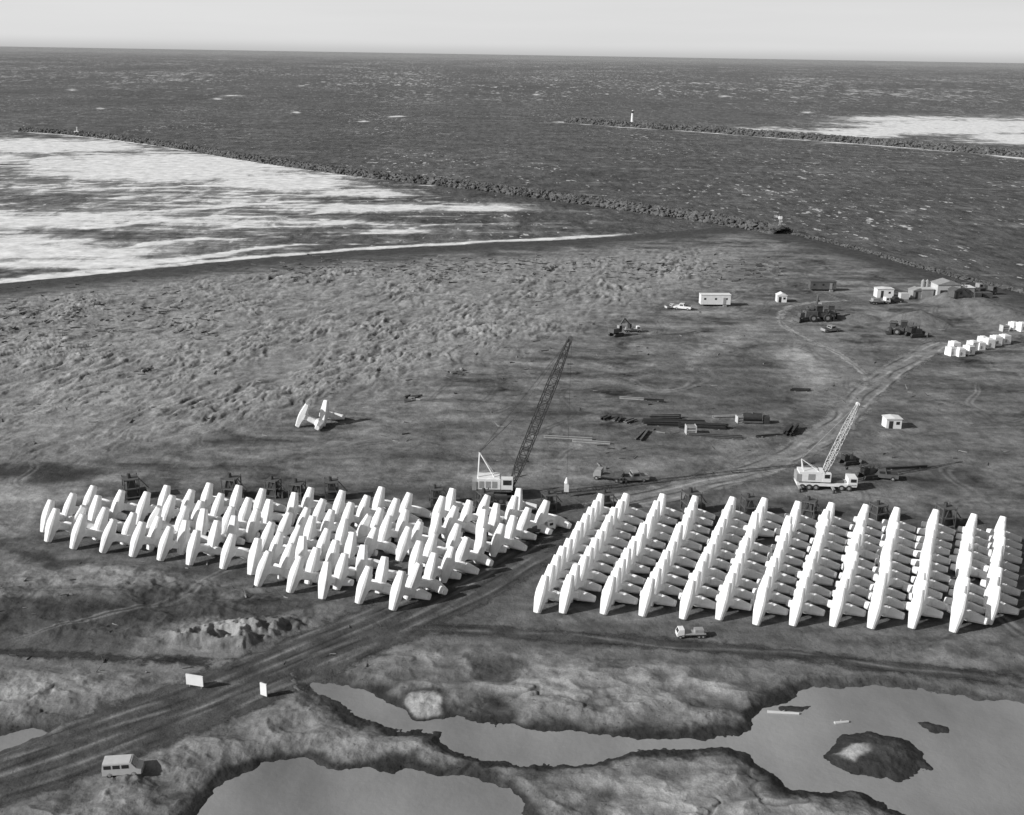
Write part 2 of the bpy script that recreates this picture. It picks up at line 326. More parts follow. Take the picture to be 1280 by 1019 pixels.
bp=N(n,'ShaderNodeBump'); bp.inputs['Distance'].default_value=1.5; n.links.new(noise(n,v0,0.25,8,.65),bp.inputs['Height']); n.links.new(bp.outputs[0],gl.inputs['Normal']); n.links.new(bp.outputs[0],df.inputs['Normal'])
fr=N(n,'ShaderNodeFresnel'); fr.inputs[0].default_value=1.33
mx=N(n,'ShaderNodeMixShader'); n.links.new(math_(n,'ADD',math_(n,'MULTIPLY',fr.outputs[0],0.17),0.03),mx.inputs[0]); n.links.new(df.outputs[0],mx.inputs[1]); n.links.new(gl.outputs[0],mx.inputs[2])
fd=N(n,'ShaderNodeBsdfDiffuse'); n.links.new(mapr(n,noise(n,v0,0.15,8,.75),.3,.7,.42,.92,False),fd.inputs[0])
m2=N(n,'ShaderNodeMixShader'); n.links.new(foam,m2.inputs[0]); n.links.new(mx.outputs[0],m2.inputs[1]); n.links.new(fd.outputs[0],m2.inputs[2]); n.links.new(m2.outputs[0],out.inputs[0])
gridobj('sea',X,Y,np.full_like(X,SEAZ),m,{'foam':fo,'haze_tint':off,'open_sea':far})
# ------------------------------------------------------------------ pond water
m,n,out=newmat('pond_water'); b=N(n,'ShaderNodeBsdfPrincipled'); b.inputs['Roughness'].default_value=0.10; b.inputs['IOR'].default_value=1.33
v0=objc(n); n.links.new(mapr(n,noise(n,objc(n,(0.05,0.03,1)),1,6,.6),0.3,0.7,0.15,0.31,False),b.inputs['Base Color'])
bp=N(n,'ShaderNodeBump'); bp.inputs['Distance'].default_value=0.05; n.links.new(noise(n,v0,1.6,5,.65),bp.inputs['Height']); n.links.new(bp.outputs[0],b.inputs['Normal']); n.links.new(b.outputs[0],out.inputs[0])
Yp,Xp=np.meshgrid(np.linspace(60,140,30),np.linspace(-90,130,40),indexing='ij')
gridobj('pond',Xp,Yp,np.full_like(Xp,PONDZ),m)
# ------------------------------------------------------------------ dirt roads
def smoothline(pts,step):
    pts=[np.array(p) for p in pts]; o=[]
    for i in range(len(pts)-1):
        p0=pts[max(i-1,0)];p1=pts[i];p2=pts[i+1];p3=pts[min(i+2,len(pts)-1)]
        k=max(2,int(np.linalg.norm(p2-p1)/step))
        for j in range(k):
            t=j/k; o.append(.5*((2*p1)+(-p0+p2)*t+(2*p0-5*p1+4*p2-p3)*t*t+(-p0+3*p1-3*p2+p3)*t**3))
    o.append(pts[-1]); return np.array(o)
def road(name,pts,hw,tone,tracks,off,seed,soft=0.0):
    c=smoothline(pts,0.7); d=np.gradient(c,axis=0); d/=np.linalg.norm(d,axis=1)[:,None]; nn=np.stack([-d[:,1],d[:,0]],1)
    u=np.linspace(-1,1,41); X=c[:,0:1]+nn[:,0:1]*u*hw; Y=c[:,1:2]+nn[:,1:2]*u*hw
    Z=terrain(X,Y)[0]+off
    s=np.arange(len(c))[:,None]*0.7; U=u[None,:]*hw+0.6*perlin(s/9,s*0+seed,5)
    t=tone*(1+0.55*fbm(X/3,Y/3,5,seed,.6))
    for tr,a in tracks:
        k=np.exp(-((U-tr-.9*perlin(s/14,s*0+tr,seed+3))/0.26)**2)*np.clip(.6+perlin(s/6,s*0+tr*3,seed+4)*1.6,0,1); t=t*(1-k)+a*k
    e=(1-np.abs(u))[None,:]*hw/1.8-0.45-soft+0*X
    endf=np.minimum(np.arange(len(c)),np.arange(len(c))[::-1])[:,None]*0.7/8.0
    e=np.minimum(np.clip(e,-1,1.6-soft),endf-.4)
    gridobj(name,X,Y,Z,M_road,{'tone':np.clip(t,.02,.5),'edge':e})
road('dirt_road',R1,7.0,0.070,[(-4.2,.03),(-3.6,.16),(-2.3,.18),(-1.6,.03),(-.6,.22),(.3,.03),(1.0,.17),(1.8,.035),(2.6,.20),(3.6,.03),(4.4,.15)],0.02,301)
road('dirt_road',R2,5.5,0.20,[(-2.9,.06),(-2.3,.34),(-.9,.07),(.8,.36),(2.2,.06)],0.03,311,.15)
road('dirt_road',R3,3.2,0.065,[(-.9,.03),(.9,.03),(0,.15)],0.03,321,.1)
road('dirt_road',R4,2.4,0.045,[(-.6,.025),(.6,.025)],0.03,331)
road('dirt_road',R5,3.4,0.26,[(-.8,.36),(0,.13),(.9,.36)],0.045,341,.35)
# ------------------------------------------------------------------ mesh builder
class MB:
    def __init__(s,name): s.name=name; s.v=[]; s.f=[]; s.mi=[]; s.m=[]
    def mat(s,m):
        if m not in s.m: s.m.append(m)
        return s.m.index(m)
    def add(s,vs,fs,m):
        o=len(s.v); s.v+= [tuple(q) for q in vs]; k=s.mat(m)
        for f in fs: s.f.append([i+o for i in f]); s.mi.append(k)
    def box(s,c,d,m,rz=0,ry=0,top=1.0):
        M=Matrix.Rotation(rz,3,'Z')@Matrix.Rotation(ry,3,'Y'); vs=[]
        for z in(-1,1):
            k=top if z>0 else 1
            for x,y in((-1,-1),(1,-1),(1,1),(-1,1)): vs.append(Vector(c)+M@Vector((x*d[0]/2*k,y*d[1]/2*k,z*d[2]/2)))
        s.add(vs,[(3,2,1,0),(4,5,6,7),(0,1,5,4),(1,2,6,5),(2,3,7,6),(3,0,4,7)],m)
    def cyl(s,a,b,r0,m,r1=None,n=8):
        r1=r0 if r1 is None else r1; a=Vector(a);b=Vector(b); q=(b-a).to_track_quat('Z','Y').to_matrix(); vs=[]
        for p,r in((a,r0),(b,r1)):
            for i in range(n): t=2*math.pi*(i+.5)/n; vs.append(p+q@Vector((r*math.cos(t),r*math.sin(t),0)))
        fs=[(i,(i+1)%n,n+(i+1)%n,n+i) for i in range(n)]+[tuple(range(n))[::-1],tuple(range(n,2*n))]
        s.add(vs,fs,m)
    def beam(s,a,b,w,m): s.cyl(a,b,w*.7,m,n=4)
    def ext(s,prof,y0,y1,m,taper=1.0):
        n=len(prof); vs=[(x,y0,z) for x,z in prof]+[(x,y1,z) for x,z in prof]
        s.add(vs,[tuple(range(n)),tuple(range(n,2*n))[::-1]]+[((i+1)%n,i,n+i,n+(i+1)%n) for i in range(n)],m)
    def wheel(s,x,y,r,w,m=None): 
        s.cyl((x,y-w/2,r),(x,y+w/2,r),r,M_rub,n=16); s.cyl((x,y-w/2-.02,r),(x,y+w/2+.02,r),r*.5,M_grey,n=10)
    def lattice(s,a,b,w0,wm,w1,nb,m,th=0.09):
        a=Vector(a);b=Vector(b); d=(b-a); q=d.to_track_quat('Z','Y').to_matrix(); prev=None
        for i in range(nb+1):
            t=i/nb; w=(w0+(wm-w0)*min(1,t/.18)) if t<.5 else (wm+(w1-wm)*max(0,(t-.72)/.28))
            cs=[a+d*t+q@Vector((x*w/2,y*w/2,0)) for x,y in((-1,-1),(1,-1),(1,1),(-1,1))]
            for k in range(4): s.beam(cs[k],cs[(k+1)%4],th*.6,m)
            if prev:
                for k in range(4):
                    s.beam(prev[k],cs[k],th,m); s.beam(prev[k],cs[(k+1)%4],th*.6,m) if (i+k)%2 else s.beam(prev[(k+1)%4],cs[k],th*.6,m)
            prev=cs
    def mesh(s,smooth=False):
        me=bpy.data.meshes.new(s.name); me.from_pydata(s.v,[],s.f); 
        for m in s.m: me.materials.append(m)
        me.polygons.foreach_set('material_index',s.mi); 
        import bmesh; bm=bmesh.new(); bm.from_mesh(me); bmesh.ops.recalc_face_normals(bm,faces=bm.faces); bm.to_mesh(me); bm.free(); me.update(); return me
    def put(s,px=None,py=None,yaw=0,xy=None,z=None,scale=1,bevel=0):
        me=s.mesh(); return place(s.name,me,px,py,yaw,xy,z,scale,bevel)
def place(name,me,px=None,py=None,yaw=0,xy=None,z=None,scale=1,bevel=0):
    o=bpy.data.objects.new(name,me); SC.collection.objects.link(o); p=P(px,py) if xy is None else xy
    o.location=(p[0],p[1],(hz(p[0],p[1])-0.02) if z is None else z); o.rotation_euler=(0,0,yaw); o.scale=(scale,)*3
    if bevel:
        b=o.modifiers.new('bevel','BEVEL'); b.width=bevel; b.segments=2; b.limit_method='ANGLE'
    return o
# ------------------------------------------------------------------ dolos (resting on the foot of one fluke and the length of the other)
def dolos_mesh(C=5.0,w=0.70,e=0.42):
    b=MB('dolos')
    def bar(org,ax,secs):
        ax=Vector(ax); u=Vector((0,1,0)) if abs(ax.y)<.5 else Vector((1,0,0)); v=ax.cross(u); vs=[];fs=[]
        for p,h in secs:
            k=h*0.68
            for x,y in((h,-k),(h,k),(k,h),(-k,h),(-h,k),(-h,-k),(-k,-h),(k,-h)): vs.append(Vector(org)+ax*p+u*x+v*y)
        for i in range(len(secs)-1):
            for j in range(8): fs.append((i*8+j,i*8+(j+1)%8,i*8+8+(j+1)%8,i*8+8+j))
        fs.append(tuple(range(8))); fs.append(tuple(range(len(secs)*8-8,len(secs)*8))); b.add(vs,fs,M_conc)
    sec=[(-C/2,e-.06),(-C/2+.06,e),(-.62,w*.97),(0,w),(.62,w*.97),(C/2-.06,e),(C/2,e-.06)]
    bar((0,0,0),(0,0,1),sec); L=C-2*w+.1
    bar((L,0,0),(0,1,0),sec); bar((0.1,0,0),(1,0,0),[(0,w-.01),(.5,w+.02),(.95,w*.72),(L-1.15,w*.72),(L-.7,w+.02),(L-.2,w-.01)])
    me=b.mesh()
    # find the tilt at which both flukes touch the ground
    V=[v.co.copy() for v in me.vertices]; lo,hi=0.2,0.8
    for _ in range(30):
        a=(lo+hi)/2; A=min(v.z*math.cos(a)-v.x*math.sin(a) for v in V[:56]); B=min(v.z*math.cos(a)-v.x*math.sin(a) for v in V[56:112])
        if B>A: lo=a
        else: hi=a
    me.transform(Matrix.Rotation(a,4,'Y')); zs=min(v.co.z for v in me.vertices); xf=min((v.co.z,v.co.x) for v in me.vertices if v.index<56)[1]
    me.transform(Matrix.Translation((-xf,0,-zs))); return me
DM=dolos_mesh()
def dolos(xy,yaw,s=1.0):
    o=place('dolos',DM,xy=xy,yaw=yaw,z=hz(*xy)-.04,scale=s); return o
def inpoly(poly,p): return sdf(poly,np.array([float(p[0])]),np.array([float(p[1])]))[0]>0
fa=smoothline(W_([(672,764),(810,772),(950,780),(1090,786),(1232,790)]),0.5); ba=smoothline(W_([(745,656),(872,660),(1002,667),(1122,675),(1244,686)]),0.5)
nc,nr=13,11
for i in range(nc):
    a=fa[int(i/(nc-1)*(len(fa)-1))]; c=ba[int(i/(nc-1)*(len(ba)-1))]
    st=random.uniform(-.3,.2); rowang=math.degrees(math.atan2(c[1]-a[1],c[0]-a[0])); yr=rowang-14+random.gauss(0,2)
    for j in range(nr):
        if random.random()<0.02: continue
        t=(j+st*.6)/(nr-1); p=a+(c-a)*t+np.array([random.gauss(0,.12),random.gauss(0,.12)])
        dolos(p,math.radians(yr+random.gauss(0,3)),random.uniform(.97,1.02))
LP=W_([(28,673),(170,703),(300,733),(400,752),(490,766),(560,748),(610,720),(690,670),(650,650),(120,642)])
o0=P(488,762); e1=P(300,732)-o0; e1=e1/np.linalg.norm(e1); e2=P(675,662)-o0; e2=e2/np.linalg.norm(e2)
ra=math.degrees(math.atan2(e2[1],e2[0]))
for i in range(-8,34):
    cy=random.gauss(0,5)
    for j in range(-14,20):
        p=o0+e1*(i*4.6)+e2*(j*3.5)+np.array([random.gauss(0,.3),random.gauss(0,.3)])
        if inpoly(LP,p) and random.random()>.05: dolos(p,math.radians(ra+2+cy+random.gauss(0,9)+(random.choice([-50,28]) if random.random()<.12 else 0)),random.uniform(.96,1.02))
dolos(P(374,534),math.radians(-4)); dolos(P(404,533),math.radians(75))
# ------------------------------------------------------------------ steel dolos forms
def form():
    b=MB('steel_form'); b.box((0,0,1.5),(1.5,1.5,3.0),M_dark,top=.7)
    for z in(.3,1.6,3.0): b.box((0,0,z),(2.1,2.1,.14),M_mid)
    for x in(-1.,1.):
        for y in(-1.,1.): b.beam((x,y,0),(x,y,3.3),.12,M_mid); b.beam((x,y,.3),(x*.2,y,3.0),.08,M_mid)
    b.cyl((-.2,0,2.9),(-.2,0,3.7),.35,M_dark,r1=.25,n=8); b.box((1.5,.1,.6),(1.3,1.2,1.1),M_dark,top=.8); b.beam((1.0,0,3.0),(2.4,0,1.2),.12,M_mid); return b.mesh()
FM=form()
for x,y in [(165,622),(290,622),(342,620),(372,626),(415,624),(545,631),(606,638),(686,638),(756,638),(863,641),(935,644),(1010,647),(1096,652),(1180,658)]:
    place('steel_form',FM,x,y,random.uniform(-.5,.5),scale=random.uniform(.9,1.2))
# ------------------------------------------------------------------ crawler crane
b=MB('crawler_crane')
for y in(-1.9,1.9):
    b.ext([(-2.9,.5),(-2.5,.05),(2.5,.05),(2.9,.5),(2.9,.75),(2.5,1.15),(-2.5,1.15),(-2.9,.75)],y-.45,y+.45,M_dark)
    for k in range(6): b.cyl((-2.2+k*.88,y-.5,.45),(-2.2+k*.88,y+.5,.45),.3,M_mid,n=10)
b.box((0,0,.9),(2.6,3.4,.6),M_mid); b.cyl((0,0,1.2),(0,0,1.6),1.3,M_dark,n=16)
b.box((-.8,0,1.85),(5.6,2.9,.4),M_mid); b.box((-1.5,0,2.85),(3.6,2.8,1.7),M_white); b.box((-1.5,0,3.78),(3.3,2.4,.16),M_white)
b.box((-3.7,0,2.6),(.7,3.0,1.4),M_grey); b.box((1.3,-.95,2.9),(1.8,1.0,1.9),M_white); b.box((1.35,-1.46,3.2),(1.3,.04,.8),M_glass); b.box((2.21,-.95,3.2),(.04,.8,.9),M_glass)
for x in(-2.6,-1.6,-.6): b.box((x,-1.415,2.8),(.75,.03,1.1),M_grey)
root=Vector((1.9,0,2.0)); tip=Vector((10.4,1.0,25.5)); b.lattice(root,tip,.6,1.3,.5,19,M_dark,.12)
b.beam((-3.2,-.9,3.6),(-3.0,0,7.6),.16,M_white); b.beam((-3.2,.9,3.6),(-3.0,0,7.6),.16,M_white); b.beam((-.6,-.8,3.7),(-3.0,0,7.6),.14,M_white); b.beam((-.6,.8,3.7),(-3.0,0,7.6),.14,M_white)
for y in(-.3,.3): b.beam((-3.0,y,7.6),tip+Vector((0,y,0)),.035,M_dark)
b.beam((-3.0,0,7.6),(2.2,0,13.0),.08,M_dark); b.beam((2.2,0,13.0),tip,.03,M_dark)
b.cyl(tip+Vector((0,-.3,0)),tip+Vector((0,.3,0)),.45,M_mid,n=14)
hk=Vector((tip.x+.2,tip.y,0)); b.beam(tip+Vector((.25,0,0)),hk+Vector((0,0,3.2)),.04,M_dark)
b.cyl(hk+Vector((0,0,2.4)),hk+Vector((0,0,3.3)),.4,M_white,r1=.1,n=10); b.box(hk+Vector((0,0,1.7)),(.7,.5,1.5),M_white); b.cyl(hk+Vector((0,0,.5)),hk+Vector((0,0,.95)),.12,M_dark)
CR=b.put(623,623,yaw=0.0,scale=1.03)
# ------------------------------------------------------------------ truck crane
b=MB('truck_crane')
b.box((0,0,1.05),(10.5,2.5,.5),M_white); b.box((4.5,0,1.7),(1.6,2.5,1.5),M_white); b.box((4.6,-1.27,2.0),(1.0,.04,.6),M_glass); b.box((5.32,0,2.0),(.04,2.1,.6),M_glass)
for x in(-4.3,-3.1,-1.9,2.6,3.9):
    for y in(-1.15,1.15): b.wheel(x,y,.55,.4)
for x in(-4.9,1.0): b.box((x,0,.7),(.4,5.4,.3),M_grey); b.cyl((x,-2.6,0),(x,-2.6,.8),.2,M_dark); b.cyl((x,2.6,0),(x,2.6,.8),.2,M_dark)
b.cyl((-2,0,1.3),(-2,0,1.6),1.1,M_dark,n=14); b.box((-2.8,0,2.5),(4.4,2.6,1.8),M_white); b.box((-5.0,0,2.3),(.8,2.7,1.4),M_grey); b.box((-.1,-.9,2.4),(1.4,.9,1.6),M_white); b.box((-.1,-1.37,2.7),(.9,.04,.7),M_glass)
b.box((-2.8,-1.32,2.5),(1.2,.04,1.1),M_grey); b.box((1.8,0,1.5),(2.6,1.6,.5),M_mid)
root=Vector((-.6,.2,2.2)); tip=Vector((5.6,5.5,14.2)); b.lattice(root,tip,.5,.9,.35,14,M_cream,.085)
g=Vector((-4.6,0,5.4))
for y in(-.9,.9): b.beam((-4.2,y,3.3),g,.13,M_white); b.beam((-1.2,y,3.2),g,.10,M_white)
for y in(-.15,.15): b.beam(g,tip+Vector((0,y,0)),.04,M_grey)
b.cyl(tip+Vector((0,-.25,0)),tip+Vector((0,.25,0)),.35,M_white,n=12); b.beam(tip,tip-Vector((0,0,9.5)),.03,M_dark); b.box(tip-Vector((0,0,10)),(.4,.4,.9),M_dark)
b.put(1031,610,yaw=-.05,scale=.93)
# ------------------------------------------------------------------ vehicles
def van(name='van',body=M_cream):
    b=MB(name); b.ext([(-2.3,.35),(2.25,.35),(2.3,.95),(1.75,1.15),(1.15,1.95),(-2.2,1.95),(-2.32,1.0)],-.95,.95,body)
    b.box((-.6,0,1.98),(3.2,1.7,.06),body)
    for s in(-1,1):
        for x in(-1.65,-.6,.45): b.box((x,s*.955,1.5),(.85,.03,.5),M_glass)
        for x in(-1.45,1.4): b.wheel(x,s*.82,.36,.26)
    b.box((1.50,0,1.55),(.04,1.6,.75),M_glass,ry=-math.radians(37)); b.box((-2.30,0,1.5),(.04,1.5,.5),M_glass); b.box((2.32,0,.5),(.12,1.8,.18),M_grey); return b
def pickup(name='pickup_truck',body=M_white):
    b=MB(name); b.ext([(-2.5,.45),(2.4,.45),(2.45,1.0),(1.2,1.1),(.8,1.7),(-.4,1.7),(-.6,1.1),(-2.5,1.1)],-.95,.95,body)
    b.box((-1.55,0,1.112),(1.6,1.6,.02),M_dark)
    for s in(-1,1):
        b.box((.2,s*.955,1.4),(.95,.03,.42),M_glass)
        for x in(-1.6,1.5): b.wheel(x,s*.82,.38,.26)
    b.box((1.03,0,1.4),(.04,1.5,.5),M_glass,ry=-math.radians(34)); b.box((-.53,0,1.42),(.04,1.5,.4),M_glass); return b
def flatbed(name='flatbed_truck',cab=M_white,load=M_grey):
    b=MB(name); b.box((-.8,0,.95),(6.2,2.2,.25),M_dark); b.box((-1.2,0,1.2),(5.2,2.4,.2),load); b.ext([(1.6,.7),(3.4,.7),(3.4,1.5),(2.9,2.5),(1.6,2.5)],-1.1,1.1,cab)
    b.box((3.16,0,2.0),(.04,1.8,.8),M_glass,ry=-math.radians(27)); b.box((2.3,-1.11,1.95),(.9,.03,.6),M_glass)
    for x in(-3.1,-2.1,2.6):
        for y in(-1,1): b.wheel(x,y,.5,.35)
    b.box((-2.2,0,1.75),(2.2,1.8,.9),load); return b
def loader(name='wheel_loader',body=M_mid):
    b=MB(name)
    for x in(-1.7,1.7):
        for y in(-1.2,1.2): b.wheel(x,y,.85,.6)
    b.box((-1.9,0,1.7),(3.0,1.9,1.3),body,top=.92); b.box((.9,0,1.4),(2.0,1.4,.9),body); b.box((-.1,0,2.8),(1.4,1.5,1.4),M_dark); b.box((-.1,0,3.55),(1.7,1.8,.14),body)
    for y in(-.6,.6): b.beam((.8,y,2.0),(3.2,y,1.0),.22,body); b.beam((.6,y,1.5),(2.6,y,1.6),.12,M_grey)
    b.ext([(3.0,.2),(4.4,.15),(4.2,.35),(3.4,.5),(3.3,1.4),(3.0,1.5)],-1.5,1.5,M_dark); b.cyl((-2.3,.5,2.3),(-2.3,.5,3.3),.1,M_dark); return b
def dozer(name='bulldozer',body=M_mid):
    b=MB(name)
    for y in(-1.1,1.1): b.ext([(-2.1,.5),(-1.8,.05),(1.6,.05),(2.0,.5),(1.6,1.0),(-1.8,1.15)],y-.3,y+.3,M_dark)
    b.box((.6,0,1.5),(2.6,1.3,1.1),body,top=.9); b.box((-1.1,0,1.9),(1.4,1.5,1.2),M_dark); b.box((-1.1,0,3.0),(1.7,1.8,.12),body)
    for x in(-1.8,-.4):
        for y in(-.8,.8): b.beam((x,y,2.3),(x,y,3.0),.08,M_dark)
    b.ext([(2.6,.1),(2.9,.05),(2.75,.7),(2.95,1.3),(2.7,1.3),(2.55,.7)],-1.8,1.8,body)
    for y in(-1.5,1.5): b.beam((0,y,.6),(2.6,y,.5),.16,M_dark)
    b.cyl((1.2,0,2.0),(1.2,0,2.9),.09,M_dark); return b
def backhoe(name='excavator'):
    b=MB(name)
    for y in(-1.1,1.1): b.ext([(-1.9,.5),(-1.6,.05),(1.6,.05),(1.9,.5),(1.6,.95),(-1.6,.95)],y-.3,y+.3,M_dark)
    b.box((-.5,0,1.8),(3.2,2.3,1.2),M_mid); b.box((.6,-.7,2.4),(1.2,.9,1.6),M_grey); b.box((.6,-1.16,2.6),(.8,.03,.8),M_glass)
    b.beam((.8,.3,1.8),(3.4,.3,4.6),.35,M_mid); b.beam((3.4,.3,4.6),(5.6,.3,2.6),.28,M_mid); b.ext([(5.2,2.6),(5.9,2.7),(6.0,1.7),(5.3,1.5)],-.2,.8,M_dark); return b
van().put(155,970,yaw=math.radians(8),bevel=.05,scale=.8)
flatbed().put(862,796,yaw=math.radians(185),scale=.5)
flatbed(load=M_mid).put(674,666,yaw=math.radians(30),scale=.7)
flatbed(cab=M_grey,load=M_mid).put(761,600,yaw=math.radians(160),scale=.75)
pickup(body=M_grey).put(792,601,yaw=math.radians(10))
pickup().put(853,387,yaw=math.radians(160)); pickup(body=M_cream).put(840,386,yaw=math.radians(20),scale=.8)
backhoe().put(770,420,yaw=math.radians(40),scale=.9)
flatbed().put(791,415,yaw=math.radians(10),scale=.6)
loader().put(1022,402,yaw=math.radians(10),scale=1.2); dozer().put(1006,402,yaw=math.radians(200),scale=1.1); loader().put(1038,398,yaw=math.radians(80))
backhoe().put(1020,394,yaw=math.radians(70),scale=1.1); pickup(body=M_grey).put(1038,415,yaw=.4)
loader().put(1128,418,yaw=math.radians(170),scale=1.0); dozer().put(1143,421,yaw=math.radians(20)); dozer().put(1117,415,yaw=1)
flatbed(cab=M_grey,load=M_mid).put(1215,364,yaw=.2); flatbed(cab=M_mid,load=M_dark).put(1232,368,yaw=.4); loader().put(1205,368,yaw=2)
flatbed(cab=M_white,load=M_grey).put(1100,380,yaw=.2,scale=.8); pickup(body=M_dark).put(1118,378,yaw=.1)
dozer().put(1085,598,yaw=.4,scale=.8); pickup(body=M_mid).put(1103,598,yaw=2.9); dozer().put(1060,580,yaw=.4,scale=.7)
# ------------------------------------------------------------------ huts, trailers, plant
def trailer(L,Wd=2.6,Hh=2.7,name='office_trailer',mat=M_white):
    b=MB(name); b.box((0,0,.6+Hh/2),(L,Wd,Hh),mat); b.box((0,0,.68+Hh),(L+.2,Wd+.2,.14),mat)
    k=int(L//2.2)
    for i in range(k): b.box((-L/2+1.2+i*(L-2.4)/max(1,k-1),-Wd/2-.012,.6+Hh*.6),(.6,.03,.55),M_glass)
    b.box((L*.3,-Wd/2-.015,.6+1.0),(.8,.036,1.9),M_grey)
    for x in(-L*.3,L*.3): b.box((x,0,.3),(.5,Wd*.7,.6),M_dark)
    b.box((L*.3,-Wd/2-.5,.25),(1,.9,.5),M_tim); return b
def hut(w,d,h,name='small_shed',mat=M_white,flat=False):
    b=MB(name); b.box((0,0,h/2),(w,d,h),mat)
    b.ext([(-w/2-.15,h+.002),(w/2+.15,h+.002),(w/2+.15,h+.08),(0,h+(0.25 if flat else .8)),(-w/2-.15,h+.08)],-d/2-.15,d/2+.15,mat)
    b.box((-w*.2,-d/2-.01,h*.42),(.8,.03,h*.8),M_dark); b.box((w*.25,-d/2-.01,h*.6),(.7,.03,.6),M_glass); return b
trailer(8.6).put(893,382,yaw=.05); hut(2.8,2.4,2.0).put(976,377); hut(3.0,2.4,2.0,flat=True).put(1114,534,yaw=.05)
b=trailer(8,2.5,2.3,'storage_container',M_mid); b.put(1027,363,yaw=.03)
def plant():
    b=MB('concrete_batch_plant')
    b.box((0,0,2.2),(7,5,4.4),M_cream); b.ext([(-3.7,4.41),(3.7,4.41),(3.7,4.5),(0,5.6),(-3.7,4.5)],-2.7,2.7,M_grey)
    b.box((-1.5,-2.52,1.4),(2.2,.04,2.8),M_dark); b.box((1.8,-2.52,2.6),(1.4,.04,1.0),M_glass)
    b.box((6.5,1,1.6),(4.5,4,3.2),M_grey); b.box((6.5,1,3.27),(4.8,4.3,.14),M_white)
    b.box((-6,0,1.4),(3.6,3.2,2.8),M_grey); b.box((-6,0,2.9),(3.9,3.5,.15),M_cream)
    for x in(-4.6,-5.9): b.cyl((x,2.6,2.4),(x,2.6,4.6),.55,M_grey,n=14); b.cyl((x,2.6,4.6),(x,2.6,5.1),.55,M_grey,r1=.1,n=14); b.cyl((x,2.6,1.4),(x,2.6,2.4),.15,M_grey,r1=.55,n=14); b.beam((x-.5,2.6,0),(x-.5,2.6,2.6),.1,M_mid); b.beam((x+.5,2.6,0),(x+.5,2.6,2.6),.1,M_mid)
    b.lattice((9,-1,.6),(1.5,0,6.4),.8,.9,.8,8,M_mid,.1); b.box((9.6,-1,1.0),(1.8,1.8,2.0),M_mid,top=1.3); b.beam((3,-.2,5),(3,-.2,0),.12,M_mid)
    b.box((13,0,.9),(3,2.4,1.6),M_mid); b.box((-13.5,-2,1.0),(2.5,2,1.8),M_cream); return b
plant().put(1180,372,yaw=.08)
hut(4,3,2.4,mat=M_grey).put(1145,372,yaw=.2); hut(5,3,2.6,mat=M_white,flat=True).put(1104,371,yaw=.05); hut(3,3,2,mat=M_mid).put(1192,382,yaw=.3)
b=MB('precast_block'); b.box((0,0,1.15),(2.2,2.6,2.3),M_conc,top=.94); b.box((0,0,2.4),(1.2,1.4,.2),M_conc); b.box((-.5,-1.27,1.0),(.5,.12,.9),M_grey); BM=b.mesh()
for x,y in [(1188,444),(1199,445),(1210,443),(1215,437),(1224,437),(1235,434),(1244,431),(1255,429),(1192,438),(1228,431),(1266,412),(1276,414)]:
    place('precast_block',BM,x,y,random.uniform(.2,.45),bevel=.08,scale=random.uniform(.85,1.0))
# ------------------------------------------------------------------ signs
def sign(w,h,lift,name='sign_board'):
    b=MB(name); b.box((0,0,lift+h/2),(w,.12,h),M_white)
    for x in(-w*.35,w*.35): b.box((x,.13,(lift+h)/2),(.12,.12,lift+h),M_tim)
    return b
sign(2.1,1.3,.35).put(244,860,yaw=-.25); sign(.9,1.5,.2).put(330,871,yaw=-.5)
# ------------------------------------------------------------------ beams, pipes, crates
def beams(L,k,mat,name='steel_beam_pile_or_dark_bar',lay=2):
    b=MB(name)
    for l in range(lay):
        for i in range(k-l):
            y=(i-k/2)*.75+random.uniform(-.1,.1); a=random.uniform(-.04,.04); x=random.uniform(-.6,.6); z=.25+l*.5
            b.box((x,y,z-.2),(L,.4,.05),mat,rz=a); b.box((x,y,z+.2),(L,.4,.05),mat,rz=a); b.box((x,y,z),(L,.08,.34),mat,rz=a)
    for x in(-L*.3,L*.3): b.box((x,-.3,.04),(.25,k*.85,.1),M_tim)
    return b
for x,y,L,k,mt,yw in [(845,530,12,4,M_dark,-.05),(880,534,9,3,M_dark,-.08),(830,523,6,3,M_mid,.1),(895,546,10,2,M_mid,-.1),(800,545,6,2,M_mid,1.2),(985,540,5,3,M_dark,1.1),(757,523,2.5,2,M_dark,.9),(770,525,3,2,M_dark,1.3),(785,527,2.5,2,M_mid,.8),(710,548,9,1,M_grey,-.1),(735,553,7,1,M_grey,-.15),(815,502,4,1,M_dark,-.1),(790,500,5,1,M_grey,-.2),(1000,488,4,2,M_dark,-.1),(1130,585,9,1,M_dark,.18),(905,522,5,2,M_grey,.2),(960,545,5,1,M_mid,.3)]:  # long dark bar right of the truck crane stands for a dark ground line
    beams(L,k,mt,lay=2 if k>2 else 1).put(x,y,yaw=yw)
b=MB('steel_tank'); b.box((0,0,.35),(4.4,1.8,.3),M_mid); b.cyl((-2.0,0,1.3),(2.0,0,1.3),.85,M_dark,n=16); b.cyl((0,0,2.1),(0,0,2.4),.3,M_mid,n=10); b.box((3,0,.8),(1.2,1.6,1.5),M_dark); b.put(940,529,yaw=-.05,scale=.9)
def crate():
    b=MB('timber_crate'); b.box((0,0,.85),(1.9,1.5,1.5),M_tim)
    for z in(.2,.85,1.5): b.box((0,0,z),(2.0,1.6,.14),M_cream)
    for x in(-.9,.9): b.box((x,0,.85),(.16,1.66,1.66),M_cream)
    return b
crate().put(863,543,yaw=.05); crate().put(925,528,yaw=.2,scale=.8); crate().put(1255,414,yaw=.2)
